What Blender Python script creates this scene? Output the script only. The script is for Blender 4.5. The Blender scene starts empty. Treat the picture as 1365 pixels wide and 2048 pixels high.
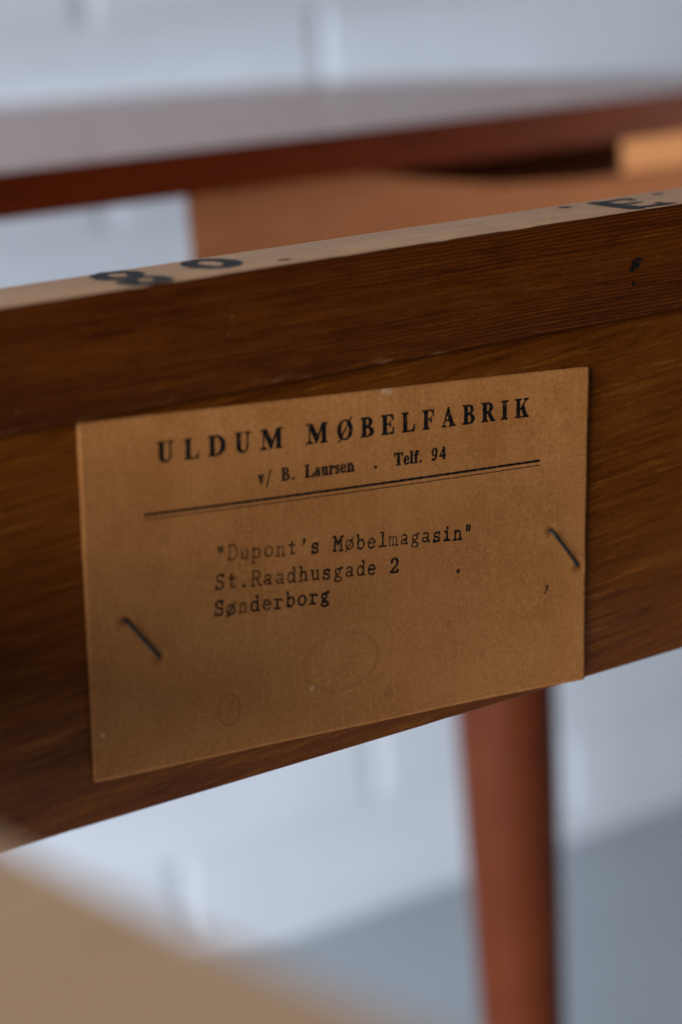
import bpy, math, random
import numpy as np
from mathutils import Matrix, Vector

random.seed(7)
scene = bpy.context.scene
col = scene.collection

# ------------------------------------------------------------------ camera
YAW, PITCH, ROLL = 0.5105, 0.2696, 0.0774
CAM = Vector((-0.17255, -0.30524, 0.10732))
FPX = 3700.0


def cam_axes():
    cy, sy = math.cos(YAW), math.sin(YAW)
    fw = Vector((sy, cy, 0)); r = Vector((cy, -sy, 0)); d = Vector((0, 0, -1))
    cp, sp = math.cos(PITCH), math.sin(PITCH)
    fw2 = cp * fw + sp * d; d2 = -sp * fw + cp * d
    cr, sr = math.cos(ROLL), math.sin(ROLL)
    return cr * r + sr * d2, -sr * r + cr * d2, fw2


cd = bpy.data.cameras.new('camera')
cam = bpy.data.objects.new('camera', cd); col.objects.link(cam)
r_, d_, f_ = cam_axes()
M = Matrix((r_, -d_, -f_)).transposed().to_4x4()
M.translation = CAM
cam.matrix_world = M
cd.sensor_fit = 'VERTICAL'; cd.sensor_height = 36.0; cd.sensor_width = 24.0
cd.lens = FPX / 2048 * 36
cd.clip_start = 0.01; cd.clip_end = 60
cd.dof.use_dof = True
cd.dof.focus_distance = 0.378
cd.dof.aperture_fstop = 7.4
cd.dof.aperture_blades = 0
scene.camera = cam

# ------------------------------------------------------------------ light
world = bpy.data.worlds.new('World'); scene.world = world; world.use_nodes = True
bg = world.node_tree.nodes['Background']
bg.inputs[0].default_value = (1.0, 0.90, 0.80, 1); bg.inputs[1].default_value = 0.055


def area(name, loc, target, sx, sy, power, color, spread=180):
    ld = bpy.data.lights.new(name, 'AREA'); ld.shape = 'RECTANGLE'
    ld.size = sx; ld.size_y = sy; ld.energy = power; ld.color = color; ld.spread = math.radians(spread)
    o = bpy.data.objects.new(name, ld); col.objects.link(o)
    o.location = loc
    o.rotation_euler = (Vector(target) - Vector(loc)).to_track_quat('-Z', 'Y').to_euler()
    return o


area('window_light', (-1.9, -0.60, 0.10), (0.3, 0.20, 0.0), 2.2, 1.5, 158, (0.80, 0.91, 1.0))
area('board_fill_light', (0.86, 0.07, 0.045), (0.36, 0.37, 0.045), 0.12, 0.06, 0.27, (1.0, 0.84, 0.66), 36)  # small added lamp, no window there: brightens the inner board and block

scene.view_settings.view_transform = 'Standard'
scene.view_settings.look = 'None'
scene.view_settings.exposure = 0.0
scene.view_settings.gamma = 1.0
scene.view_settings.use_curve_mapping = False
scene.render.engine = 'CYCLES'
scene.cycles.use_denoising = True
scene.cycles.max_bounces = 8


# ------------------------------------------------------------------ node helpers
class NT:
    def __init__(s, name):
        s.m = bpy.data.materials.new(name); s.m.use_nodes = True
        s.t = s.m.node_tree; s.t.nodes.clear()
        s.out = s.t.nodes.new('ShaderNodeOutputMaterial')

    def n(s, typ, ins=None, **props):
        nd = s.t.nodes.new(typ)
        for k, v in props.items():
            setattr(nd, k, v)
        for k, v in (ins or {}).items():
            s.put(nd.inputs[k], v)
        return nd

    def put(s, sock, v):
        if isinstance(v, bpy.types.NodeSocket):
            s.t.links.new(v, sock)
        elif isinstance(v, (tuple, list)) and sock.type == 'RGBA' and len(v) == 3:
            sock.default_value = (*v, 1)
        else:
            sock.default_value = v

    def math(s, op, a, b=0.0, c=0.0, clamp=False):
        nd = s.n('ShaderNodeMath', {0: a, 1: b, 2: c}, operation=op, use_clamp=clamp)
        return nd.outputs[0]

    def obj(s):
        return s.n('ShaderNodeTexCoord').outputs['Object']

    def map(s, v, scale=(1, 1, 1), rot=(0, 0, 0), loc=(0, 0, 0)):
        return s.n('ShaderNodeMapping', {'Vector': v, 'Scale': scale, 'Rotation': rot, 'Location': loc}).outputs[0]

    def noise(s, v, scale, detail=3, rough=.55, dist=0.0):
        return s.n('ShaderNodeTexNoise', {'Vector': v, 'Scale': scale, 'Detail': detail, 'Roughness': rough, 'Distortion': dist}).outputs[0]

    def ramp(s, v, a, b, lo=0.0, hi=1.0):
        return s.n('ShaderNodeMapRange', {'Value': v, 1: a, 2: b, 3: lo, 4: hi}, interpolation_type='SMOOTHSTEP').outputs[0]

    def mix(s, f, a, b, blend='MIX'):
        nd = s.n('ShaderNodeMix', None, data_type='RGBA', blend_type=blend)
        s.put(nd.inputs[0], f); s.put(nd.inputs[6], a); s.put(nd.inputs[7], b)
        return nd.outputs[2]

    def xyz(s, v):
        nd = s.n('ShaderNodeSeparateXYZ', {0: v}); return nd.outputs

    def bump(s, h, strength, dist):
        return s.n('ShaderNodeBump', {'Height': h, 'Strength': strength, 'Distance': dist}).outputs[0]

    def bsdf(s, color, rough=.6, spec=.4, normal=None, **kw):
        b = s.n('ShaderNodeBsdfPrincipled', {'Base Color': color, 'Roughness': rough, 'Specular IOR Level': spec})
        for k, v in kw.items():
            s.put(b.inputs[k.replace('_', ' ')], v)
        if normal is not None:
            s.put(b.inputs['Normal'], normal)
        s.t.links.new(b.outputs[0], s.out.inputs[0])
        return b


def wood(name, dark, mid, light, ring=0.0009, rough=.5, spec=.4, line=.6, blotch=.5, tilt=0.0, coat=0.0, fine=1.0,
         ringaxis=(0.0, 0.35, 1.0), seed=0.0, bump=.15, coat_rough=.2, grain_axis='X', flecks=0.0, speck=.5, scuff=False):
    """wood whose grain runs along grain_axis; growth lines of the given spacing, pores, blotches"""
    g = NT(name)
    o = g.obj()
    if grain_axis == 'Z':
        o = g.map(o, rot=(0, math.radians(90), 0))
    v = g.map(o, rot=(0, tilt, 0), loc=(seed, seed * .37, seed * .71))
    warp = g.noise(g.map(v, (2.2, 22, 22)), 3.0, 3, .5)
    x, y, z = g.xyz(v)[:3]
    c = g.math('ADD', g.math('MULTIPLY', y, ringaxis[1]), g.math('MULTIPLY', z, ringaxis[2]))
    c = g.math('ADD', c, g.math('MULTIPLY', warp, ring * 7))
    ph = g.math('FRACT', g.math('DIVIDE', c, ring))
    late = g.ramp(ph, .45, .97)                                   # slow rise, sharp fall: early and late wood
    sharp = g.ramp(ph, .97, 1.0, 1.0, 0.0)
    lines = g.math('MULTIPLY', late, sharp)
    amp = g.ramp(g.noise(g.map(v, (3, 60, 60)), 2.2, 2), .32, .60)
    lines = g.math('MULTIPLY', g.math('MULTIPLY', lines, amp), line)
    fib = g.noise(g.map(v, (70, 1900, 1900)), fine, 3, .65)
    streak = g.noise(g.map(v, (35, 520, 520)), 1.0, 3, .6)
    bl = g.noise(g.map(v, (14, 40, 40)), 2.0, 4, .6)
    fleck = g.ramp(g.noise(g.map(v, (95, 950, 950), loc=(3, 1, 2)), 1.0, 2, .5), .60, .74)
    k = g.math('ADD', g.math('MULTIPLY', g.math('SUBTRACT', streak, .5), 0.9), g.math('MULTIPLY', g.math('SUBTRACT', fib, .5), 1.7))
    k = g.math('ADD', k, g.math('MULTIPLY', g.math('SUBTRACT', bl, .5), blotch * 2))
    k = g.math('ADD', k, g.math('MULTIPLY', fleck, flecks))
    k = g.math('ADD', k, g.math('MULTIPLY', g.math('SUBTRACT', g.noise(g.map(v, (500, 1100, 1100)), 2.0, 3, .7), .5), speck * 1.8))
    base = g.mix(g.ramp(k, -.55, .05), dark, mid)
    base = g.mix(g.ramp(k, .0, .6), base, light)
    base = g.mix(lines, base, dark)
    pores = g.ramp(g.noise(g.map(v, (130, 2600, 2600), loc=(7, 5, 1)), 1.0, 1, .5), .66, .74)
    base = g.mix(g.math('MULTIPLY', pores, .6), base, tuple(c * .35 for c in dark))
    if scuff:                                                     # knocks and rubbed spots along the lower edge, stray dust
        oz = g.xyz(g.obj())[2]
        near = g.ramp(oz, .0387, .0410, 1.0, 0.0)
        rub = g.ramp(g.noise(g.map(g.obj(), (90, 300, 420)), 1.0, 3, .7), .56, .70)
        base = g.mix(g.math('MULTIPLY', g.math('MULTIPLY', near, rub), .55), base, (.26, .12, .05))
        dust = g.ramp(g.noise(g.map(g.obj(), (1, 1, 1)), 900, 1, .5), .79, .825)
        base = g.mix(g.math('MULTIPLY', dust, .4), base, (.33, .19, .10))
    h = g.math('SUBTRACT', g.math('MULTIPLY', fib, .6), lines)
    nrm = g.bump(h, bump, .0003)
    rg = g.ramp(streak, .3, .7, rough - .08, rough + .08)
    g.bsdf(base, rg, spec, nrm, Coat_Weight=coat, Coat_Roughness=coat_rough)
    return g.m


MAT = {}
MAT['strip_front'] = wood('stained_pine', (.032, .0048, .0002), (.077, .0150, .0007), (.125, .029, .0020), ring=.00075, rough=.62, spec=.06, line=1.0, blotch=.35, ringaxis=(0, .3, 1), seed=1.3, flecks=.2, scuff=True)
MAT['strip_top'] = wood('raw_pine', (.40, .195, .090), (.57, .305, .155), (.66, .385, .215), ring=.0011, rough=.62, spec=.12, line=.6, blotch=.3, ringaxis=(0, 1, .3), seed=4.1)
MAT['panel'] = wood('teak_veneer', (.070, .0130, .0008), (.135, .0310, .0024), (.22, .062, .0062), ring=.0031, rough=.5, spec=.12, line=.25, blotch=.3, tilt=math.radians(4), flecks=.38, seed=2.2, fine=.8, coat=.03, coat_rough=.4)
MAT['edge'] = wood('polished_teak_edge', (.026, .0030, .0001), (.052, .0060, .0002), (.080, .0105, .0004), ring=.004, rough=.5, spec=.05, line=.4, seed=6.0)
MAT['top'] = wood('polished_teak_top', (.26, .086, .033), (.37, .124, .049), (.46, .165, .068), ring=.006, rough=.28, spec=.40, line=.3, ringaxis=(0, 1, .1), seed=8.0, coat=.15, bump=.04, coat_rough=.18)
MAT['raw_board'] = wood('raw_beech', (.125, .041, .0145), (.168, .058, .022), (.21, .078, .031), ring=.003, rough=.65, spec=.08, line=.35, seed=9.0)
MAT['block'] = wood('raw_orange_pine', (.27, .115, .043), (.34, .155, .062), (.40, .19, .08), ring=.003, rough=.65, spec=.08, line=.3, seed=12.0)
MAT['pale'] = wood('pale_beech', (.47, .255, .130), (.57, .325, .172), (.63, .375, .205), ring=.005, rough=.55, spec=.2, line=.2, ringaxis=(1, 0, .1), seed=3.0)
MAT['leg'] = wood('leg_teak', (.062, .0110, .0028), (.095, .0180, .0048), (.125, .026, .0072), ring=.005, rough=.45, spec=.10, line=.3, seed=5.0, grain_axis='Z')


def m_card():
    g = NT('aged_kraft_card')
    o = g.obj(); x, y, z = g.xyz(o)[:3]
    fib = g.noise(g.map(o, (1, 1, 1)), 1500, 3, .7)
    vert = g.noise(g.map(o, (900, 300, 130)), 1.0, 2, .6)
    cloud = g.noise(o, 55, 4, .62)
    big = g.noise(g.map(o, loc=(.31, 0, .2)), 17, 3, .55)
    c = g.mix(g.ramp(cloud, .3, .72), (.33, .110, .024), (.42, .155, .041))
    c = g.mix(g.math('MULTIPLY', g.ramp(big, .42, .66), .45), c, (.44, .168, .048))
    c = g.mix(g.math('MULTIPLY', g.ramp(fib, .5, .7), .55), c, (.54, .22, .072))
    c = g.mix(g.math('MULTIPLY', g.ramp(fib, .5, .3), .50), c, (.27, .085, .018))
    c = g.mix(g.math('MULTIPLY', g.ramp(vert, .52, .72), .22), c, (.52, .215, .072))

    def ring(cx, cz, rx, rz, wid, wob, amt, colr, c, fill=0.0):
        dx = g.math('DIVIDE', g.math('SUBTRACT', x, cx), rx); dz = g.math('DIVIDE', g.math('SUBTRACT', z, cz), rz)
        d = g.math('SQRT', g.math('ADD', g.math('MULTIPLY', dx, dx), g.math('MULTIPLY', dz, dz)))
        d = g.math('ADD', d, g.math('MULTIPLY', g.math('SUBTRACT', g.noise(o, 260, 2), .5), wob))
        e = g.math('ABSOLUTE', g.math('SUBTRACT', d, 1.0))
        r = g.ramp(e, 0.0, wid, 1.0, 0.0)
        if fill:
            r = g.math('MAXIMUM', r, g.ramp(d, 1.0, .8, 0.0, fill))
        patch = g.ramp(g.noise(o, 130, 2), .3, .6, .35, 1.0)
        return g.mix(g.math('MULTIPLY', g.math('MULTIPLY', r, patch), amt), c, colr)

    def spot(cx, cz, rr, amt, colr, c):
        dx = g.math('SUBTRACT', x, cx); dz = g.math('SUBTRACT', z, cz)
        d = g.math('SQRT', g.math('ADD', g.math('MULTIPLY', dx, dx), g.math('MULTIPLY', dz, dz)))
        d = g.math('ADD', d, g.math('MULTIPLY', g.math('SUBTRACT', g.noise(o, 900, 1), .5), rr * .9))
        return g.mix(g.ramp(d, rr * .55, rr * 1.15, amt, 0.0), c, colr)
    H = CARD_H / 2
    st = (.17, .052, .009)
    c = ring(-.02837, -.02518 + H, .0023, .0031, .16, .12, .62, st, c, .14)
    c = ring(-.0030, -.0200 + H, .0085, .0060, .11, .30, .27, st, c, .05)
    c = ring(.0040, -.0185 + H, .0050, .0068, .12, .35, .13, st, c, .04)
    for (sx, sz, rr, amt, cc) in ((-.00979, -.02432, .00065, .42, (.62, .44, .30)), (-.05482, -.02517, .00045, .5, (.62, .44, .30)),
                                  (.02474, -.00542, .0006, .95, (.02, .004, .002)), (.04715, -.01205, .0005, .9, (.03, .008, .003)),
                                  (.04702, -.01275, .0004, .9, (.03, .008, .003)), (.04665, -.0134, .0004, .8, (.03, .008, .003)),
                                  (.0245, -.0068, .0009, .3, st), (.00705, .0338, .0006, .35, (.62, .44, .30)), (.0084, .0336, .0009, .25, (.62, .44, .30)),
                                  (-.0385, -.0165, .00025, .5, st), (.0225, -.0162, .0007, .25, st), (.008, -.0285, .0012, .25, st), (.031, -.024, .0010, .22, st),
                                  (-.0405, .0105, .0018, .18, st), (.0395, .0085, .0026, .16, st), (-.012, .0008, .0022, .15, st), (.0515, .022, .0017, .2, st), (-.0494, -.0038, .0011, .45, (.10, .028, .006)), (-.0427, -.0121, .0010, .4, (.10, .028, .006)), (.0479, .0000, .0011, .4, (.10, .028, .006)), (.0550, -.0089, .0012, .5, (.10, .028, .006))):
        c = spot(sx, sz + H, rr, amt, cc, c)
    nrm = g.bump(g.math('ADD', fib, g.math('MULTIPLY', cloud, .4)), .25, .00012)
    g.bsdf(c, .68, .15, nrm)
    return g.m


def m_ink(name, colr, scale=700, lo=.28, hi=.52, rough=.5):
    g = NT(name)
    o = g.obj()
    ink = g.n('ShaderNodeAttribute', attribute_name='ink').outputs['Fac']
    n1 = g.noise(o, scale, 3, .7)
    a = g.ramp(n1, lo, hi, .6, 1.0)
    n2 = g.noise(o, scale * .22, 2, .5)
    a = g.math('MULTIPLY', a, g.ramp(n2, .25, .5, .75, 1.0))
    a = g.math('MULTIPLY', a, ink, clamp=True)
    b = g.bsdf(colr, .7, .1)
    tr = g.n('ShaderNodeBsdfTransparent')
    mx = g.n('ShaderNodeMixShader', {0: a, 1: tr.outputs[0], 2: b.outputs[0]})
    g.t.links.new(mx.outputs[0], g.out.inputs[0])
    return g.m


def m_steel():
    g = NT('dull_steel_wire')
    o = g.obj()
    n = g.noise(o, 900, 3)
    c = g.mix(g.ramp(n, .4, .7), (.016, .011, .008), (.045, .034, .026))
    g.bsdf(c, g.ramp(n, .3, .7, .38, .55), .4, None, Metallic=.25)
    return g.m


def m_paint(name, a, b, rough, scale, bs, seed=0.0):
    g = NT(name)
    o = g.map(g.obj(), loc=(seed, seed, seed))
    n = g.noise(o, scale, 4, .6)
    f = g.noise(o, scale * 9, 3, .6)
    rnd = g.n('ShaderNodeObjectInfo').outputs['Random']
    c = g.mix(g.ramp(n, .3, .7), a, b)
    c = g.mix(g.math('MULTIPLY', rnd, .35), c, tuple(v * .9 for v in a))
    g.bsdf(c, rough, .35, g.bump(g.math('ADD', n, g.math('MULTIPLY', f, .5)), bs, .004))
    return g.m


CARD_W, CARD_H = .114, .06839
MAT['card'] = m_card()
MAT['ink'] = m_ink('black_printing_ink', (.006, .0045, .004), 900, .30, .46)
MAT['typed'] = m_ink('typewriter_ink', (.006, .005, .0045), 1300, .33, .55)
MAT['stamp'] = m_ink('blue_black_stamp_ink', (.020, .021, .026), 600, .34, .56)
MAT['steel'] = m_steel()
MAT['brick'] = m_paint('white_painted_brick', (.665, .655, .695), (.715, .705, .745), .55, 14, .12)
MAT['mortar'] = m_paint('white_painted_mortar', (.655, .645, .685), (.705, .695, .735), .6, 20, .15)
MAT['floor'] = m_paint('grey_smooth_floor', (.43, .46, .50), (.48, .515, .555), .45, 5, .05)


# ------------------------------------------------------------------ mesh helpers
def mesh_obj(name, verts, faces, mats, parent=None, mat_idx=None, smooth=False):
    me = bpy.data.meshes.new(name)
    me.from_pydata([tuple(v) for v in verts], [], faces)
    for m in (mats if isinstance(mats, (list, tuple)) else [mats]):
        me.materials.append(m)
    if mat_idx is not None:
        for p, i in zip(me.polygons, mat_idx):
            p.material_index = i
    if smooth:
        for p in me.polygons:
            p.use_smooth = True
    me.update()
    o = bpy.data.objects.new(name, me); col.objects.link(o)
    if parent is not None:
        o.parent = parent
    return o


def box(name, x0, x1, y0, y1, z0, z1, mat, parent, bev=.0006):
    """box built in world coordinates, edges rounded"""
    o = mesh_obj(name, [(x, y, z) for z in (z0, z1) for y in (y0, y1) for x in (x0, x1)],
                 [(0, 2, 3, 1), (4, 5, 7, 6), (0, 1, 5, 4), (2, 6, 7, 3), (0, 4, 6, 2), (1, 3, 7, 5)], mat, parent)
    bevel(o, bev)
    return o


def bevel(o, w, seg=2):
    m = o.modifiers.new('bevel', 'BEVEL'); m.width = w; m.segments = seg; m.limit_method = 'ANGLE'
    m.angle_limit = math.radians(40)


def sweep_x(name, xs, prof, jitter, mats, idx, parent):
    """profile (list of (y,z)) swept along X; jitter(i, x) moves each profile point a little"""
    n = len(prof); V = []; F = []; MI = []
    for x in xs:
        for i, (y, z) in enumerate(prof):
            dy, dz = jitter(i, x)
            V.append((x, y + dy, z + dz))
    for a in range(len(xs) - 1):
        for i in range(n):
            j = (i + 1) % n
            F.append((a * n + i, (a + 1) * n + i, (a + 1) * n + j, a * n + j)); MI.append(idx[i])
    F.append(tuple(range(n))); MI.append(0)
    F.append(tuple(reversed([(len(xs) - 1) * n + i for i in range(n)]))); MI.append(0)
    return mesh_obj(name, V, F, mats, parent, MI, True)


def lerp_noise(seed, step):
    """1-D smooth random function of x"""
    rs = np.random.RandomState(seed); t = rs.uniform(-1, 1, 4096)

    def f(x):
        u = x / step + 2000; i = int(math.floor(u)); k = u - i; k = k * k * (3 - 2 * k)
        return t[i % 4096] * (1 - k) + t[(i + 1) % 4096] * k
    return f


def tag(o, label=None, cat=None, group=None, kind=None):
    for k, v in (('label', label), ('category', cat), ('group', group), ('kind', kind)):
        if v:
            o[k] = v
    return o


def empty(name, loc):
    o = bpy.data.objects.new(name, None); o.empty_display_size = .05; o.location = loc; col.objects.link(o)
    return o


# ------------------------------------------------------------------ setting: floor and painted brick wall
FLOOR = -.678
WALL_Y = 1.0
fl = mesh_obj('floor', [(-2.6, -2.0, FLOOR), (3.2, -2.0, FLOOR), (3.2, WALL_Y + .1, FLOOR), (-2.6, WALL_Y + .1, FLOOR)], [(0, 1, 2, 3)], MAT['floor'])
tag(fl, 'smooth cool grey floor meeting the white brick wall', kind='structure')

wall = empty('wall', (0.6, WALL_Y, FLOOR))
tag(wall, 'white painted brick wall behind the table', kind='structure')
wp = Vector((0.6, WALL_Y, FLOOR))
back = mesh_obj('mortar_backing', [(x - wp.x, y - wp.y, z - wp.z) for z in (FLOOR, 1.5) for y in (WALL_Y + .0032, WALL_Y + .2) for x in (-2.6, 3.2)],
                [(0, 1, 5, 4), (4, 5, 7, 6), (0, 4, 6, 2), (1, 3, 7, 5), (2, 6, 7, 3)], MAT['mortar'], wall)
BL, BH, JH, JB = .40, .075, .014, .0007


def brick_mesh(seed):
    rs = np.random.RandomState(seed)
    hx, hz, dp = (BL - JH) / 2, (BH - JB) / 2, .03
    xs = np.array([-hx, -hx + .004, -hx * .5, 0, hx * .5, hx - .004, hx]); zs = np.array([-hz, -hz + .003, hz - .003, hz]); V = []; F = []
    for z in zs:
        for x in xs:
            e = abs(x) > hx - .001
            V.append((x + (rs.uniform(-.0012, .0012) if e else 0), (.0012 if e else 0) + rs.uniform(-.0003, .0003), z))
    nx, nz = len(xs), len(zs)
    for j in range(nz - 1):
        for i in range(nx - 1):
            a = j * nx + i; F.append((a, a + 1, a + nx + 1, a + nx))
    ringi = [i for i in range(nx)] + [j * nx + nx - 1 for j in range(1, nz)] + [(nz - 1) * nx + i for i in range(nx - 2, -1, -1)] + [j * nx for j in range(nz - 2, 0, -1)]
    b0 = len(V)
    for i in ringi:
        V.append((V[i][0], dp, V[i][2]))
    for k in range(len(ringi)):
        k2 = (k + 1) % len(ringi)
        F.append((ringi[k2], ringi[k], b0 + k, b0 + k2))
    me = bpy.data.meshes.new('brick'); me.from_pydata(V, [], F); me.materials.append(MAT['brick'])
    return me


BM = [brick_mesh(s) for s in range(6)]
row0 = -.61 - BH / 2                     # underside of the lowest full course (joint A course at -0.61)
for rw in range(-1, 14):
    zc = row0 + BH * (rw + .5)
    if zc - BH / 2 < FLOOR - .03:
        continue
    off = .378 if rw % 2 == 0 else .573
    for k in range(-4, 4):
        xc = off + (k + .5) * BL
        b = bpy.data.objects.new('brick', BM[random.randrange(6)]); col.objects.link(b); b.parent = wall
        b.location = (xc - wp.x, random.uniform(-.0006, .0006), zc - wp.z)

# ------------------------------------------------------------------ the table
TY = .35                                  # cut edge of the far tabletop
TZ1, TZ0 = .0557, .0383
tb = Vector((0.0, .62, FLOOR))
table = empty('extension_table', tb)
tag(table, 'pulled open teak extension table with pine cross rail and round tapered leg', 'table')


def tpart(o):
    o.parent = table; o.location = -tb; return o


# tabletop: straight cut edge towards us, strongly rounded far end
HW, DP, EX = .49, .58, 4.0
out = []
for i in range(97):
    t = math.pi * i / 96
    c, s = math.cos(t), math.sin(t)
    out.append((HW * math.copysign(abs(c) ** (2 / EX), c), TY + DP * abs(s) ** (2 / EX)))
n = len(out)
V = [(x, y, TZ1) for x, y in out] + [(x, y, TZ1 - .0015) for x, y in out] + [(x * .996, TY + (y - TY) * .996, TZ0) for x, y in out]
V = [(x * .998, TY + .0008 + (y - TY) * .998, z) if z == TZ1 else (x, y, z) for x, y, z in V]
F = [tuple(range(n)), tuple(reversed(range(2 * n, 3 * n)))]; MI = [0, 1]
for lay in (0, 1):
    for i in range(n):
        j = (i + 1) % n
        F.append((lay * n + i, (lay + 1) * n + i, (lay + 1) * n + j, lay * n + j)); MI.append(1)
ttop = tpart(mesh_obj('tabletop', V, F, [MAT['top'], MAT['edge']], None, MI))
tag(ttop, 'glossy teak tabletop with dark red-brown edge')

# raw inner board under the far top: its upper edge dips to the right, leaving a dark gap
ib = [(.1457, TZ0 - .0004), (.222, TZ0 - .0004), (.262, .0300), (.30, .0238), (.345, .0210), (.50, .0200), (.50, -.03), (.1457, -.03)]
V = [(x, .370, z) for x, z in ib] + [(max(x, .1605), .392, z) for x, z in ib]; k = len(ib)
F = [tuple(range(k))[::-1], tuple(range(k, 2 * k))] + [(i, (i + 1) % k, k + (i + 1) % k, k + i) for i in range(k)]
inner = tpart(mesh_obj('inner_rail', V, F, MAT['raw_board'])); bevel(inner, .0008)
tag(inner, 'raw brown board under the tabletop')
bk = [(.366, .3705), (.470, .3705), (.470, .430), (.416, .430)]
blk = tpart(mesh_obj('spacer_block', [(x, y, .0212) for x, y in bk] + [(x, y, TZ0 - .0004) for x, y in bk],
                     [(3, 2, 1, 0), (4, 5, 6, 7), (0, 1, 5, 4), (1, 2, 6, 5), (2, 3, 7, 6), (3, 0, 4, 7)], MAT['block'])); bevel(blk, .0008)
tag(blk, 'pale wooden block under the tabletop')
tpart(box('gap_shade_strip', .215, .47, .4305, .46, -.01, TZ0 - .0004, MAT['leg'], None, .001))  # dark strip added behind the gap, stands in for the shade under the top


# round tapered legs
def leg_mesh(top_z, r0, r1):
    V = []; F = []; ns = 40
    hs = [0, .004, .02, .2, .45, .62, .70, top_z - .004, top_z]
    for h in hs:
        t = min(1, h / .62)
        r = r1 + (r0 - r1) * t
        if h < .003 or h > top_z - .002:
            r -= .0015
        for i in range(ns):
            a = 2 * math.pi * i / ns
            V.append((r * math.cos(a), r * math.sin(a), h))
    for j in range(len(hs) - 1):
        for i in range(ns):
            i2 = (i + 1) % ns
            F.append((j * ns + i, j * ns + i2, (j + 1) * ns + i2, (j + 1) * ns + i))
    F.append(tuple(range(ns))[::-1]); F.append(tuple(range((len(hs) - 1) * ns, len(hs) * ns)))
    me = bpy.data.meshes.new('leg'); me.from_pydata(V, [], F); me.materials.append(MAT['leg'])
    for p in me.polygons:
        p.use_smooth = len(p.vertices) == 4
    return me


lm = leg_mesh(TZ0 - FLOOR - .0004, .0325, .0208)
for (lx, ly) in ((.3675, .490), (-.3675, .490)):
    o = bpy.data.objects.new('leg', lm); col.objects.link(o); o.parent = table
    o.location = (lx - tb.x, ly - tb.y, 0)

# pine strip with rounded, slightly chipped arrises, and the veneered panel under it
ZT, ZL, ZB = .06066, .03871, -.03872
XS = [-.30 + i * .0025 for i in range(293)]
na, nb, nc, ndd = lerp_noise(1, .004), lerp_noise(2, .013), lerp_noise(3, .05), lerp_noise(4, .007)


def chip(x, f, g):
    return max(0.0, f(x) * .6 + g(x) * .5 - .5) * .0005


def jit_strip(i, x):
    w = nc(x) * .00012
    if i in (2, 3, 4):                   # front top arris
        c = chip(x, na, nb) + chip(x + .2, ndd, nb) * .6
        return (c * (1.0 if i == 2 else .7), w - c * (.7 if i == 2 else 1.0))
    if i in (0, 1):                      # front bottom arris
        c = chip(x + .5, na, nb); return (c * .5, c + w)
    return (0, w)


prof = [(-.0026, ZL), (-.003, ZL + .0005), (-.003, ZT - .0009), (-.0027, ZT - .0003), (-.0021, ZT), (.0219, ZT), (.0230, ZT - .0010), (.0230, ZL)]
strip = tpart(sweep_x('rail_strip', XS, prof, jit_strip, [MAT['strip_front'], MAT['strip_top']], [0, 0, 0, 0, 1, 0, 0, 0], None))
tag(strip, 'pine strip with stamped 80 . E on its pale top')


def jit_panel(i, x):
    if i in (0, 7):
        c = chip(x + .9, na, nb) * .6; return (c * .5 if i == 0 else 0, c + nc(x + .4) * .0001)
    return (0, 0)


prof = [(0.0, ZB + .0004), (0.0, ZL - .0007), (.0120, ZL - .0007), (.0120, ZB + .0004), (.0117, ZB), (.006, ZB), (.0008, ZB), (.0003, ZB)]
panel = tpart(sweep_x('rail_panel', XS, prof, jit_panel, [MAT['panel'], MAT['strip_top']], [0, 0, 0, 0, 1, 1, 1, 0], None))
tag(panel, 'dark teak veneer panel carrying the paper label')

# out of frame: slide runners that tie the rail to the far half
for (x0, x1) in ((.425, .455), (-.36, -.33)):
    tpart(box('slide_runner', x0, x1, -.02, .60, -.075, -.035, MAT['raw_board'], None, .001))
tpart(box('rail_end_block', .4305, .4545, -.003, .03, -.0345, ZT, MAT['raw_board'], None, .001))
tpart(box('rail_end_block', -.3595, -.3005, -.003, .03, -.0345, ZT, MAT['raw_board'], None, .001))

# pale side rail close to the lens, bottom left
SZ = .040
line = [(-.1688, -.0035), (-.1480, -.0830), (-.1279, -.1606), (-.1218, -.1850), (-.1153, -.2092), (-.098, -.275), (-.060, -.42)]
V = []; F = []
for (x, y) in line:
    for (dx, z) in ((0, SZ - .0015), (-.0012, SZ), (-.17, SZ), (-.17, SZ - .100), (0, SZ - .100)):
        V.append((x + dx, y, z))
for a in range(len(line) - 1):
    for i in range(5):
        j = (i + 1) % 5
        F.append((a * 5 + i, a * 5 + j, (a + 1) * 5 + j, (a + 1) * 5 + i))
F.append((4, 3, 2, 1, 0)); e = (len(line) - 1) * 5; F.append((e, e + 1, e + 2, e + 3, e + 4))
sr = tpart(mesh_obj('side_rail', V, F, MAT['pale']))
tag(sr, 'pale wood side rail, very blurred, close to the lens')

# ------------------------------------------------------------------ lettering: glyphs as filled outlines
PI = math.pi


def ellp(cx, cy, rx, ry, a0=0, a1=360, n=40):
    return [(cx + rx * math.cos(math.radians(a0 + (a1 - a0) * i / n)), cy + ry * math.sin(math.radians(a0 + (a1 - a0) * i / n))) for i in range(n + 1)]


def P(*pts): return ('+', 'p', list(pts))
def R(x0, x1, y0, y1): return P((x0, y0), (x1, y0), (x1, y1), (x0, y1))
def EL(*a): return ('+', 'p', ellp(*a))
def CUT(*a): return ('-', 'p', ellp(*a))
def CUTR(x0, x1, y0, y1): return ('-', 'p', [(x0, y0), (x1, y0), (x1, y1), (x0, y1)])
def S(w, *pts): return ('+', 's', list(pts), w)
def AR(w, cx, cy, rx, ry, a0, a1): return ('+', 's', ellp(cx, cy, rx, ry, a0, a1, 22), w)


SW, HL = .22, .055                        # stem and hairline of the printed face


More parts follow.
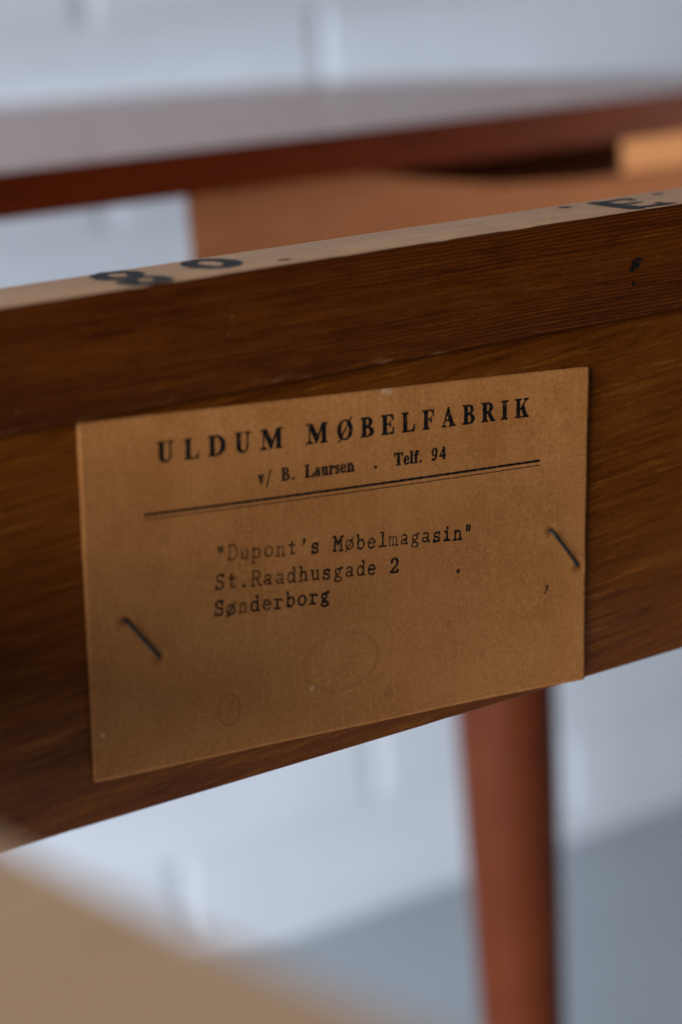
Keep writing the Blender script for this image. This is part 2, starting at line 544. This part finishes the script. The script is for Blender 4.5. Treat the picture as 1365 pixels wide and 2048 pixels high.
def SF(xa, xb, y, up):                    # bracketed serif
    t = HL
    m0, m1 = xa + .10, xb - .10
    if up:                                # foot at y, grows upwards
        return P((xa, y), (xb, y), (xb, y + t), (m1, y + t * 1.2), (m1 - .02, y + t * 2.3), (m0 + .02, y + t * 2.3), (m0, y + t * 1.2), (xa, y + t))
    return P((xa, y), (xb, y), (xb, y - t), (m1, y - t * 1.2), (m1 - .02, y - t * 2.3), (m0 + .02, y - t * 2.3), (m0, y - t * 1.2), (xa, y - t))


def stem(x, y0=0, y1=1, w=SW, f=True, t=True, e=.10):
    g = [R(x, x + w, y0, y1)]
    if f: g.append(SF(x - e, x + w + e, y0, True))
    if t: g.append(SF(x - e, x + w + e, y1, False))
    return g


SERIF = {
    'U': (.86, [EL(.41, .30, .305, .315, 180, 360), CUT(.475, .30, .155, .235), *stem(.105, .29, 1, f=False), R(.655, .715, .29, 1), SF(.55, .86, 1, False)]),
    'L': (.80, [*stem(.10), R(.2, .74, 0, HL), P((.42, 0), (.76, 0), (.80, .34), (.755, .34), (.68, .12), (.55, HL), (.42, HL))]),
    'D': (.92, [R(.2, .40, 0, 1), EL(.40, .5, .52, .5, -90, 90), CUT(.38, .5, .29, .445), CUTR(.32, .39, HL, 1 - HL), *stem(.10)]),
    'M': (1.26, [P((.02, 1), (.36, 1), (.66, .36), (.60, .0), (.56, .0), (.16, .9)), S(.055, (.60, .04), (.97, 1.0)), R(.16, .215, 0, .95), SF(.0, .38, 0, True),
                 R(0, .2, 1 - HL, 1), *stem(.91, t=False), R(.95, 1.24, 1 - HL, 1), P((.60, .0), (.70, .28), (.97, 1), (.92, 1), (.62, .28))]),
    'Ø': (.92, [EL(.46, .5, .45, .515), CUT(.46, .5, .235, .455), S(.05, (.10, -.10), (.84, 1.12))]),
    'B': (.78, [R(.2, .42, 0, 1), EL(.40, .755, .30, .245, -90, 90), EL(.42, .26, .36, .26, -90, 90), CUT(.385, .765, .115, .185), CUT(.395, .265, .155, .205),
                CUTR(.32, .40, .585, .945), CUTR(.32, .41, .065, .465), *stem(.10)]),
    'E': (.77, [*stem(.10), R(.2, .70, 0, HL), R(.2, .68, 1 - HL, 1), P((.42, 0), (.73, 0), (.77, .33), (.725, .33), (.65, .12), (.52, HL)),
                P((.42, 1), (.70, 1), (.72, .70), (.675, .70), (.62, .88), (.52, 1 - HL)), R(.3, .52, .49, .545), P((.50, .49), (.54, .36), (.575, .36), (.575, .67), (.54, .67), (.50, .545))]),
    'F': (.70, [*stem(.10), R(.2, .66, 1 - HL, 1), P((.42, 1), (.68, 1), (.70, .68), (.655, .68), (.60, .88), (.50, 1 - HL)), R(.3, .50, .47, .525),
                P((.48, .47), (.52, .34), (.555, .34), (.555, .65), (.52, .65), (.48, .525))]),
    'A': (.88, [S(.055, (.44, .98), (.12, .03)), P((.40, 1.02), (.47, 1.02), (.82, 0), (.57, 0), (.36, .82)), R(.2, .62, .31, .365), SF(.0, .30, 0, True), SF(.47, .90, 0, True)]),
    'R': (.84, [R(.2, .42, .45, 1), EL(.40, .735, .32, .265, -90, 90), CUT(.385, .745, .125, .205), CUTR(.32, .40, .54, .95), *stem(.10),
                P((.36, .49), (.58, .49), (.80, .04), (.86, .04), (.86, 0), (.60, 0))]),
    'I': (.44, [*stem(.11)]),
    'K': (.88, [*stem(.10), S(.055, (.34, .42), (.74, .97)), P((.40, .55), (.56, .70), (.84, 0), (.58, 0)), SF(.48, .90, 0, True), SF(.58, .88, 1, False)]),
    'v': (.60, [P((.05, .68), (.28, .68), (.40, .16), (.36, -.02), (.28, -.02)), S(.055, (.335, .03), (.50, .66)), R(0, .34, .635, .68), R(.40, .60, .635, .68)]),
    '/': (.38, [S(.06, (.02, -.28), (.36, 1.0))]),
    '.': (.2, [EL(.1, .085, .095, .095)]),
    'a': (.53, [EL(.19, .17, .19, .185), CUT(.235, .175, .085, .12), R(.27, .45, .08, .48), AR(.085, .23, .46, .17, .19, 20, 165), EL(.11, .49, .085, .085), AR(.06, .47, .10, .05, .08, 180, 330), R(.26, .3, .30, .36)]),
    'u': (.62, [R(.08, .25, .2, .68), AR(.10, .26, .18, .12, .14, 190, 320), R(.37, .54, 0, .68), R(0, .2, .63, .68), R(.30, .5, .63, .68), R(.45, .63, 0, .045)]),
    'r': (.50, [R(.08, .26, 0, .68), R(0, .36, 0, .045), R(0, .2, .63, .68), AR(.07, .36, .46, .13, .19, 60, 180), EL(.42, .56, .085, .09)]),
    's': (.42, [AR(.10, .20, .50, .14, .13, 40, 260), AR(.12, .20, .19, .15, .15, -130, 85), S(.13, (.12, .42), (.29, .27)), R(.32, .365, .45, .68), R(.02, .065, 0, .24)]),
    'e': (.50, [EL(.25, .335, .25, .355), CUT(.275, .335, .105, .29), R(.15, .47, .34, .39), CUTR(.36, .6, .15, .335), AR(.07, .29, .19, .17, .17, 250, 345)]),
    'n': (.66, [R(.08, .26, 0, .68), R(0, .34, 0, .045), R(0, .2, .63, .68), AR(.11, .34, .44, .14, .19, 20, 165), R(.40, .58, 0, .46), R(.33, .66, 0, .045)]),
    'l': (.34, [R(.08, .26, 0, 1), R(0, .34, 0, .045), R(0, .2, .955, 1)]),
    'f': (.44, [R(.09, .27, 0, .82), R(0, .37, 0, .045), R(0, .40, .63, .68), AR(.075, .31, .80, .15, .17, 60, 180), EL(.38, .89, .08, .08)]),
    'T': (.80, [*stem(.29, t=False), R(.02, .78, 1 - HL, 1), P((.02, 1), (.3, 1), (.3, .93), (.14, .90), (.06, .70), (.015, .70)), P((.78, 1), (.5, 1), (.5, .93), (.66, .90), (.74, .70), (.785, .70))]),
    '9': (.58, [EL(.28, .68, .275, .33), CUT(.275, .68, .105, .285), AR(.13, .12, .58, .36, .55, -75, 10), EL(.12, .09, .08, .08)]),
    '4': (.60, [S(.07, (.42, .97), (.05, .32)), R(.02, .59, .235, .34), R(.32, .49, 0, 1.0)]),
}

TW = .115                                 # typewriter face: even strokes, slab feet, centred on x = 0


def T(*pts): return S(TW, *pts)
def TA(cx, cy, rx, ry, a0, a1): return AR(TW, cx, cy, rx, ry, a0, a1)


def low_a(): return [TA(-.02, .50, .20, .15, 15, 160), T((.175, .53), (.175, .10)), TA(.26, .12, .085, .075, 180, 290), TA(-.06, .19, .19, .145, 40, 330), T((-.02, .34), (.17, .36))]
def low_n(): return [T((-.28, .64), (-.17, .64), (-.17, .03)), T((-.30, .03), (-.05, .03)), TA(.03, .43, .18, .2, 0, 170), T((.21, .45), (.21, .03)), T((.09, .03), (.33, .03))]


TYPE = {
    '"': [S(.125, (-.11, .95), (-.10, .62)), S(.125, (.11, .95), (.10, .62))],
    "'": [EL(0.02, .90, .09, .09), S(.10, (.06, .88), (.02, .74), (-.07, .64))],
    'D': [T((-.32, .97), (.0, .97)), T((-.32, .03), (.0, .03)), T((-.22, .97), (-.22, .03)), TA(-.02, .5, .32, .47, -90, 90)],
    'u': [T((-.30, .64), (-.18, .64), (-.18, .2)), TA(.0, .20, .18, .17, 180, 350), T((.09, .64), (.19, .64), (.19, .03), (.31, .03))],
    'p': [T((-.31, .64), (-.20, .64), (-.20, -.28)), T((-.32, -.28), (-.05, -.28)), TA(.03, .33, .23, .31, -160, 160)],
    'o': [TA(0, .33, .27, .32, 0, 360)],
    'n': low_n(),
    't': [T((-.05, .90), (-.05, .20)), T((-.24, .64), (.20, .64)), TA(.09, .18, .14, .15, 180, 350)],
    's': [TA(-.01, .49, .19, .155, 35, 265), TA(.01, .185, .21, .155, -145, 90), T((.19, .66), (.19, .50)), T((-.22, .0), (-.22, .17)), T((-.03, .335), (.05, .335))],
    'M': [T((-.36, .97), (-.24, .97), (-.24, .03)), T((-.37, .03), (-.12, .03)), T((-.22, .95), (0, .42), (.22, .95)), T((.36, .97), (.24, .97), (.24, .03)), T((.12, .03), (.37, .03))],
    'ø': [TA(0, .33, .26, .31, 0, 360), S(.10, (-.28, -.12), (.28, .80))],
    'b': [T((-.32, .97), (-.20, .97), (-.20, .03)), TA(.03, .33, .23, .31, -165, 165)],
    'e': [T((-.24, .36), (.25, .36)), TA(0, .33, .255, .32, 5, 320)],
    'l': [T((-.17, .97), (.0, .97), (.0, .03)), T((-.24, .03), (.24, .03))],
    'm': [S(.085, (-.37, .63), (-.29, .63), (-.29, .03)), S(.085, (-.36, .03), (-.20, .03)), AR(.085, -.155, .46, .135, .17, 0, 170), S(.085, (-.02, .46), (-.02, .03)), S(.085, (-.07, .03), (.06, .03)),
          AR(.085, .125, .46, .135, .17, 0, 170), S(.085, (.26, .46), (.26, .03)), S(.085, (.20, .03), (.36, .03))],
    'a': low_a(),
    'g': [TA(-.04, .43, .18, .18, 0, 360), TA(.20, .60, .09, .09, 20, 160), S(.10, (.10, .55), (.20, .66), (.31, .66)), T((-.16, .24), (-.18, .14), (-.08, .10), (.10, .08)), TA(.0, -.08, .25, .155, 0, 360)],
    'i': [EL(-.0, .88, .085, .085), T((-.18, .64), (.0, .64), (.0, .03)), T((-.23, .03), (.23, .03))],
    'S': [TA(-.0, .73, .23, .22, 30, 265), TA(.0, .27, .25, .23, -150, 90), T((-.02, .51), (.05, .495)), T((.24, .98), (.24, .74)), T((-.26, .02), (-.26, .28))],
    '.': [EL(0, .09, .105, .105)],
    'R': [T((-.34, .97), (.05, .97)), T((-.23, .97), (-.23, .03)), T((-.35, .03), (-.10, .03)), TA(.04, .74, .22, .225, -90, 90), T((-.22, .51), (.05, .51)), T((.05, .50), (.24, .05), (.36, .03))],
    'd': [T((.06, .97), (.20, .97), (.20, .03), (.32, .03)), TA(-.04, .33, .23, .31, 15, 345)],
    'h': [T((-.30, .97), (-.18, .97), (-.18, .03)), T((-.31, .03), (-.06, .03)), TA(.02, .43, .18, .2, 0, 170), T((.20, .45), (.20, .03)), T((.08, .03), (.32, .03))],
    'r': [T((-.28, .64), (-.10, .64), (-.10, .03)), T((-.28, .03), (.12, .03)), TA(.10, .42, .20, .21, 40, 170), EL(.25, .56, .07, .07)],
    '2': [TA(0, .70, .25, .27, 10, 165), T((.245, .72), (.20, .52), (-.12, .22), (-.25, .05)), T((-.27, .05), (.28, .05), (.28, .20)), EL(-.22, .74, .08, .08)],
}


def seg_dist(X, Y, pts):
    d = np.full(X.shape, 1e9)
    for (ax, ay), (bx, by) in zip(pts[:-1], pts[1:]):
        vx, vy = bx - ax, by - ay; L = vx * vx + vy * vy
        t = np.clip(((X - ax) * vx + (Y - ay) * vy) / L, 0, 1) if L > 1e-14 else 0.0
        d = np.minimum(d, np.hypot(X - ax - t * vx, Y - ay - t * vy))
    return d


def poly_sdf(X, Y, pts):
    pts = pts + [pts[0]]
    ins = np.zeros(X.shape, bool)
    for (ax, ay), (bx, by) in zip(pts[:-1], pts[1:]):
        if ay == by:
            continue
        ins ^= ((ay > Y) != (by > Y)) & (X < (bx - ax) * (Y - ay) / (by - ay) + ax)
    d = seg_dist(X, Y, pts)
    return np.where(ins, -d, d)


def glyph_sdf(ops, X, Y):
    f = np.full(X.shape, 1e9)
    for op in ops:
        d = poly_sdf(X, Y, op[2]) if op[1] == 'p' else seg_dist(X, Y, op[2]) - op[3] / 2
        f = np.minimum(f, d) if op[0] == '+' else np.maximum(f, -d)
    return f


def smooth_noise(rs, shape, cell):
    h, w = shape[0] // cell + 3, shape[1] // cell + 3
    g = rs.uniform(-1, 1, (h, w))
    ys = np.arange(shape[0]) / cell; xs = np.arange(shape[1]) / cell
    yi, xi = ys.astype(int), xs.astype(int)
    fy = (ys - yi)[:, None]; fx = (xs - xi)[None, :]
    fy = fy * fy * (3 - 2 * fy); fx = fx * fx * (3 - 2 * fx)
    a = g[yi][:, xi]; b = g[yi][:, xi + 1]; c = g[yi + 1][:, xi]; d = g[yi + 1][:, xi + 1]
    return (a * (1 - fx) + b * fx) * (1 - fy) + (c * (1 - fx) + d * fx) * fy


class Ink:
    """collects filled shapes (marching squares) into one flat mesh"""
    def __init__(s):
        s.V = []; s.F = []; s.A = []; s.rs = np.random.RandomState(5)

    def field(s, f, X, Y, place, ink):
        idx = {}
        H, W = f.shape

        def vert(key, x, y):
            if key not in idx:
                idx[key] = len(s.V); s.V.append(place(x, y)); s.A.append(ink)
            return idx[key]
        neg = f < 0
        any_ = neg[:-1, :-1] | neg[1:, :-1] | neg[:-1, 1:] | neg[1:, 1:]
        for j, i in zip(*np.nonzero(any_)):
            cs = ((j, i), (j, i + 1), (j + 1, i + 1), (j + 1, i)); poly = []
            for q in range(4):
                a, b = cs[q], cs[(q + 1) % 4]
                fa, fb = f[a], f[b]
                if fa < 0:
                    poly.append(vert(a, X[a], Y[a]))
                if (fa < 0) != (fb < 0):
                    t = fa / (fa - fb); lo, hi = min(a, b), max(a, b)
                    poly.append(vert((lo, hi), X[a] + t * (X[b] - X[a]), Y[a] + t * (Y[b] - Y[a])))
            if len(poly) > 2:
                s.F.append(poly)

    def glyph(s, ops, x0, x1, y0, y1, place, ink=1.0, step=.02, rough=.012, fat=0.0, holes=0.0):
        xs = np.arange(x0, x1 + step, step); ys = np.arange(y0, y1 + step, step)
        X, Y = np.meshgrid(xs, ys)
        f = glyph_sdf(ops, X, Y) - fat
        f = f + rough * smooth_noise(s.rs, f.shape, 4) + rough * .7 * smooth_noise(s.rs, f.shape, 2)
        if holes:
            f = np.maximum(f, (smooth_noise(s.rs, f.shape, 3) + .5 * smooth_noise(s.rs, f.shape, 2) - (1.25 - holes)) * .1)
        s.field(f, X, Y, place, ink)

    def build(s, name, mat, parent):
        o = mesh_obj(name, s.V, s.F, mat, parent)
        at = o.data.attributes.new('ink', 'FLOAT', 'POINT')
        at.data.foreach_set('value', np.array(s.A, dtype=np.float32))
        return o


# ------------------------------------------------------------------ the stapled paper label
TH = -.07134
CT = .00042                               # card thickness
label = empty('paper_label', (0, 0, 0))
c_, s_ = math.cos(TH), math.sin(TH)
H2 = CARD_H / 2
label.location = (-s_ * -H2, 0, c_ * -H2)
label.rotation_euler = (0, -TH, 0)
tag(label, 'brown kraft paper label with black print, stapled to the dark veneer panel', 'paper label')


def card_y(x, z):
    """front surface of the slightly bowed card; z measured from its centre"""
    u, v = x / (CARD_W / 2), z / H2
    lift = .00022 + .00085 * max(0, u) ** 4 + .00022 * max(0, -u) ** 4 + .00030 * max(0, -v) ** 3 * (.5 + .5 * u) + .00016 * max(0, v) ** 3
    lift += .00010 * math.sin(u * 3.1 + v * 1.7) + .00006 * math.sin(u * 9.1 + 2.0) * math.cos(v * 4.3) + .00005 * math.sin(v * 11.0 + u * 5.0)
    lift += .00010 * abs(v) ** 6 * math.sin(u * 8.0 + 1.0)
    for (px, pz) in ((-.0494, -.0037), (-.0427, -.0121), (.0479, .0001), (.0550, -.00875)):
        d2 = ((x - px) ** 2 + (z - pz) ** 2)
        lift += -.00026 * math.exp(-d2 / 1.1e-6) + .00012 * math.exp(-((math.sqrt(d2) - .0019) / .0008) ** 2)
    return -(CT + max(.00003, lift))


NX, NZ = 191, 115
V = []; F = []
rs = np.random.RandomState(3)
for side in (0, 1):
    for j in range(NZ):
        for i in range(NX):
            x = -CARD_W / 2 + CARD_W * i / (NX - 1); z = -H2 + CARD_H * j / (NZ - 1)
            y = card_y(x, z) + (CT * .93 if side else 0)
            ex = ez = 0
            if i in (0, NX - 1): ex = rs.uniform(-.00003, .00003)
            if j in (0, NZ - 1): ez = rs.uniform(-.00003, .00003)
            corner = i in (0, NX - 1) and j in (0, NZ - 1)
            k = .00015 if corner else 0
            V.append((x + ex - math.copysign(k, x), y, z + ez - math.copysign(k, z) + H2))
q = NX * NZ
for j in range(NZ - 1):
    for i in range(NX - 1):
        a = j * NX + i
        F.append((a, a + 1, a + NX + 1, a + NX)); F.append((q + a, q + a + NX, q + a + NX + 1, q + a + 1))
rim = [i for i in range(NX)] + [j * NX + NX - 1 for j in range(1, NZ)] + [(NZ - 1) * NX + i for i in range(NX - 2, -1, -1)] + [j * NX for j in range(NZ - 2, 0, -1)]
for k in range(len(rim)):
    a, b = rim[k], rim[(k + 1) % len(rim)]
    F.append((b, a, q + a, q + b))
card = mesh_obj('card', V, F, MAT['card'], label)
for p in card.data.polygons[:2 * (NX - 1) * (NZ - 1)]:
    p.use_smooth = True
me = card.data
try:
    me.shade_auto_smooth = True
except Exception:
    pass
MM = .001


def on_card(x, z, lift=.000012):
    return (x, card_y(x, z) - lift, z + H2)


# heading
head = [('U', -41.56, -38.25), ('L', -36.08, -33.1), ('D', -31.17, -27.6), ('U', -25.68, -22.3), ('M', -20.3, -15.4), ('M', -10.3, -5.5), ('Ø', -3.45, 0.05),
        ('B', 1.85, 4.8), ('E', 6.55, 9.5), ('L', 11.25, 14.35), ('F', 16.18, 18.85), ('A', 20.72, 24.0), ('B', 25.87, 28.75), ('R', 30.45, 33.68), ('I', 35.25, 36.97), ('K', 38.7, 41.95)]
ink = Ink()
CAPH = 3.88
for ch, xa, xb in head:
    w, ops = SERIF[ch]; kx = (xb - xa) / w; zb = 25.02
    ink.glyph(ops, -.06, w + .06, -.16, 1.18, lambda x, y: on_card((xa + x * kx) * MM, (zb + y * CAPH) * MM), 1.0, .018, .010, .022, .03)
ink.build('printed_heading', MAT['ink'], label)

# second line
ink = Ink(); CH2 = 2.52; zb = 18.5
sub = [('v', -20.95, -19.45), ('/', -19.1, -18.1), ('B', -15.82, -14.05), ('.', -13.5, -13.0), ('L', -10.72, -8.6), ('a', -8.45, -7.18), ('u', -7.05, -5.42), ('r', -5.35, -4.1),
       ('s', -3.95, -2.95), ('e', -2.75, -1.5), ('n', -1.3, .42), ('.', 4.85, 5.5), ('T', 9.42, 11.55), ('e', 11.7, 12.98), ('l', 13.1, 13.98), ('f', 14.08, 15.22), ('.', 15.4, 15.9), ('9', 18.28, 19.72), ('4', 20.1, 21.75)]
for ch, xa, xb in sub:
    w, ops = SERIF[ch]; kx = (xb - xa) / w
    ink.glyph(ops, -.08, w + .08, -.36, 1.1, lambda x, y: on_card((xa + x * kx) * MM, (zb + y * CH2) * MM), 1.0, .024, .012, .030, .02)
ink.build('printed_subheading', MAT['ink'], label)


# double rule
def rule(name, za, zm, zc, wid, breaks):
    ink = Ink(); xs = np.arange(-44.7, 45.1, .25); V = []
    for a, b in zip(xs[:-1], xs[1:]):
        if any(u < a < v for u, v in breaks):
            continue
        qd = []
        for x, sgn in ((a, -1), (b, -1), (b, 1), (a, 1)):
            t = (x + 44.7) / 89.8
            z = za * (1 - t) * (1 - 2 * t) + 4 * zm * t * (1 - t) + zc * t * (2 * t - 1)
            wv = wid * (1 + .14 * math.sin(x * 7.3 + sgn) + .1 * math.sin(x * 2.9))
            qd.append(len(ink.V)); ink.V.append(on_card(x * MM, (z + sgn * wv / 2) * MM)); ink.A.append(1.0)
        ink.F.append(qd)
    ink.build(name, MAT['ink'], label)


rule('printed_rule', 15.62, 15.30, 15.46, .50, [(23.6, 23.75)])
rule('printed_rule', 14.72, 14.34, 14.48, .19, [(30.6, 30.8)])

# typed lines: each stroke struck with its own force
ink1 = {'"Dupont\'s Møbelmagasin"': (-29.25, 4.55, 27.15, 1.10, [.9, .62, .64, .64, .66, .68, .8, 1.15, 1.1, 1, .9, .72, .8, .8, .88, .74, .75, .7, .8, .95, 1, .95, 1.1]),
        'St.Raadhusgade 2': (-29.55, -.95, 9.3, -3.42, [.85, .85, .95, .72, .75, .7, .8, .85, .85, .95, .8, .78, .8, .95, 1, 1.15]),
        'Sønderborg': (-29.95, -6.1, -6.65, -7.2, [1.0, .85, .7, .85, .85, .95, .95, .95, 1.0, 1.05])}
rt = np.random.RandomState(11)
for txt, (xa, za, xb, zc, force) in ink1.items():
    ink = Ink(); L = len(txt) - 1
    ang = math.atan2(zc - za, xb - xa); ca, sa = math.cos(ang), math.sin(ang); KH = 3.02
    for i, ch in enumerate(txt):
        if ch == ' ':
            continue
        ox = xa + (xb - xa) * i / L + rt.uniform(-.05, .05); oz = za + (zc - za) * i / L + rt.uniform(-.09, .09)
        fo = force[i]; kx = KH * .98
        # a heavier blow leaves a fatter mark
        ink.glyph(TYPE[ch], -.46, .46, -.34, 1.08, lambda x, y: on_card((ox + (x * ca) * kx - y * KH * sa) * MM, (oz + x * kx * sa + y * KH * ca) * MM, .000012),
                  min(1.0, fo * .8 + .25), .022, .022, (fo - .70) * .07, max(0.0, .16 - (fo - .6) * .2))
    ink.build('typed_line', MAT['typed'], label)


# staples
def staple(p0, p1):
    x0, z0, x1, z1 = p0[0] * MM, p0[1] * MM, p1[0] * MM, p1[1] * MM
    L = math.hypot(x1 - x0, z1 - z0); ux, uz = (x1 - x0) / L, (z1 - z0) / L
    ym = card_y((x0 + x1) / 2, (z0 + z1) / 2)
    path = []                               # (distance along the crown, height off the card)
    r = .0007
    path.append((0, -.0032)); path.append((0, -.0002))
    for a in (0, 30, 60, 90):
        path.append((r - r * math.cos(math.radians(a)), -.0002 + r * math.sin(math.radians(a)) * 1.0))
    for k in range(1, 8):
        t = k / 8; path.append((r + (L - 2 * r) * t, .0005 + .00018 * math.sin(PI * t)))
    for a in (90, 60, 30, 0):
        path.append((L - r + r * math.cos(math.radians(a)), -.0002 + r * math.sin(math.radians(a))))
    path.append((L, -.0002)); path.append((L, -.0032))
    V = []; F = []; ns = 10; RW, RT = .00034, .00026
    for k, (d, hgt) in enumerate(path):
        a = path[max(0, k - 1)]; b = path[min(len(path) - 1, k + 1)]
        tx, th_ = b[0] - a[0], b[1] - a[1]; tl = math.hypot(tx, th_); tx, th_ = tx / tl, th_ / tl
        nx_, nh = -th_, tx                  # normal in the staple's plane
        for i in range(ns):
            w = 2 * PI * i / ns; cs, sn = math.cos(w) * RW, math.sin(w) * RT
            dd = d + nx_ * sn; hh = hgt + nh * sn
            px = x0 + ux * dd - uz * cs; pz = z0 + uz * dd + ux * cs
            V.append((px, ym - hh, pz + H2))
    for k in range(len(path) - 1):
        for i in range(ns):
            j = (i + 1) % ns
            F.append((k * ns + i, k * ns + j, (k + 1) * ns + j, (k + 1) * ns + i))
    F.append(tuple(range(ns))[::-1]); F.append(tuple(range((len(path) - 1) * ns, len(path) * ns)))
    return mesh_obj('staple', V, F, MAT['steel'], label, None, True)


tag(staple((-49.4, -3.7), (-42.7, -12.1)), 'steel wire staple in the left end of the label')
tag(staple((47.9, .1), (55.0, -8.75)), 'steel wire staple in the right end of the label')

# ------------------------------------------------------------------ stamped marks and stains on the pine strip
def on_top(x, y): return (x * MM, y * MM, ZT + .00016)


def top_part(ink, name):
    o = ink.build(name, MAT['stamp'], strip)
    return o


ink = Ink()
# the 8: a big far lobe, a smaller near lobe, upright as seen from the label side
eight = [EL(-36.9, 15.6, 4.9, 6.6), EL(-36.4, 4.0, 5.0, 6.3), CUT(-36.6, 15.9, 1.5, 2.9), CUT(-35.9, 5.0, 1.3, 2.2)]
ink.glyph(eight, -44, -30, -3.5, 24, on_top, 1.0, .25, .28, 0, .02)
zero = [EL(-18.6, 12.6, 5.2, 8.6), CUT(-18.5, 13.0, 1.75, 4.2)]
ink.glyph(zero, -26, -11, 2, 23, on_top, 1.0, .25, .22, 0, .02)
ink.glyph([EL(-7.6, 3.6, 1.5, 1.3)], -10, -5, 1, 6, on_top, 1.0, .15, .15)
top_part(ink, 'stamped_number')
ink = Ink()
eE = [S(4.2, (77.0, 17.0), (75.0, 1.2)), S(3.2, (75.2, 1.4), (83.4, 1.0)), S(2.4, (77.0, 16.8), (84.8, 16.4)), S(2.4, (76.2, 9.0), (81.6, 8.8)), S(2.0, (83.0, 1.0), (83.4, 4.0)), S(2.0, (84.6, 16.4), (84.2, 13.6))]
ink.glyph(eE, 71, 88, -2, 20, on_top, 1.0, .25, .3, 0, .05)
ink.glyph([EL(69.2, 17.8, 1.5, 1.4)], 66, 72, 15, 20.5, on_top, .9, .15, .2)
ink.glyph([EL(93.8, 16.8, 1.5, 1.4)], 91, 97, 14, 19.5, on_top, .7, .15, .2)
top_part(ink, 'stamped_letter')

ink = Ink()
onf = lambda x, z: (x * MM, -.00306, z * MM)
ink.glyph([EL(71.2, 50.0, 1.2, 1.15), EL(70.1, 49.0, .9, .6), EL(72.2, 50.7, .8, .6)], 68, 75, 46, 53, onf, .9, .12, .35)
ink.glyph([EL(70.4, 45.9, .45, .6)], 69, 72, 44.6, 47.3, onf, 1.0, .1, .1)
ink.build('ink_spot', MAT['typed'], strip)
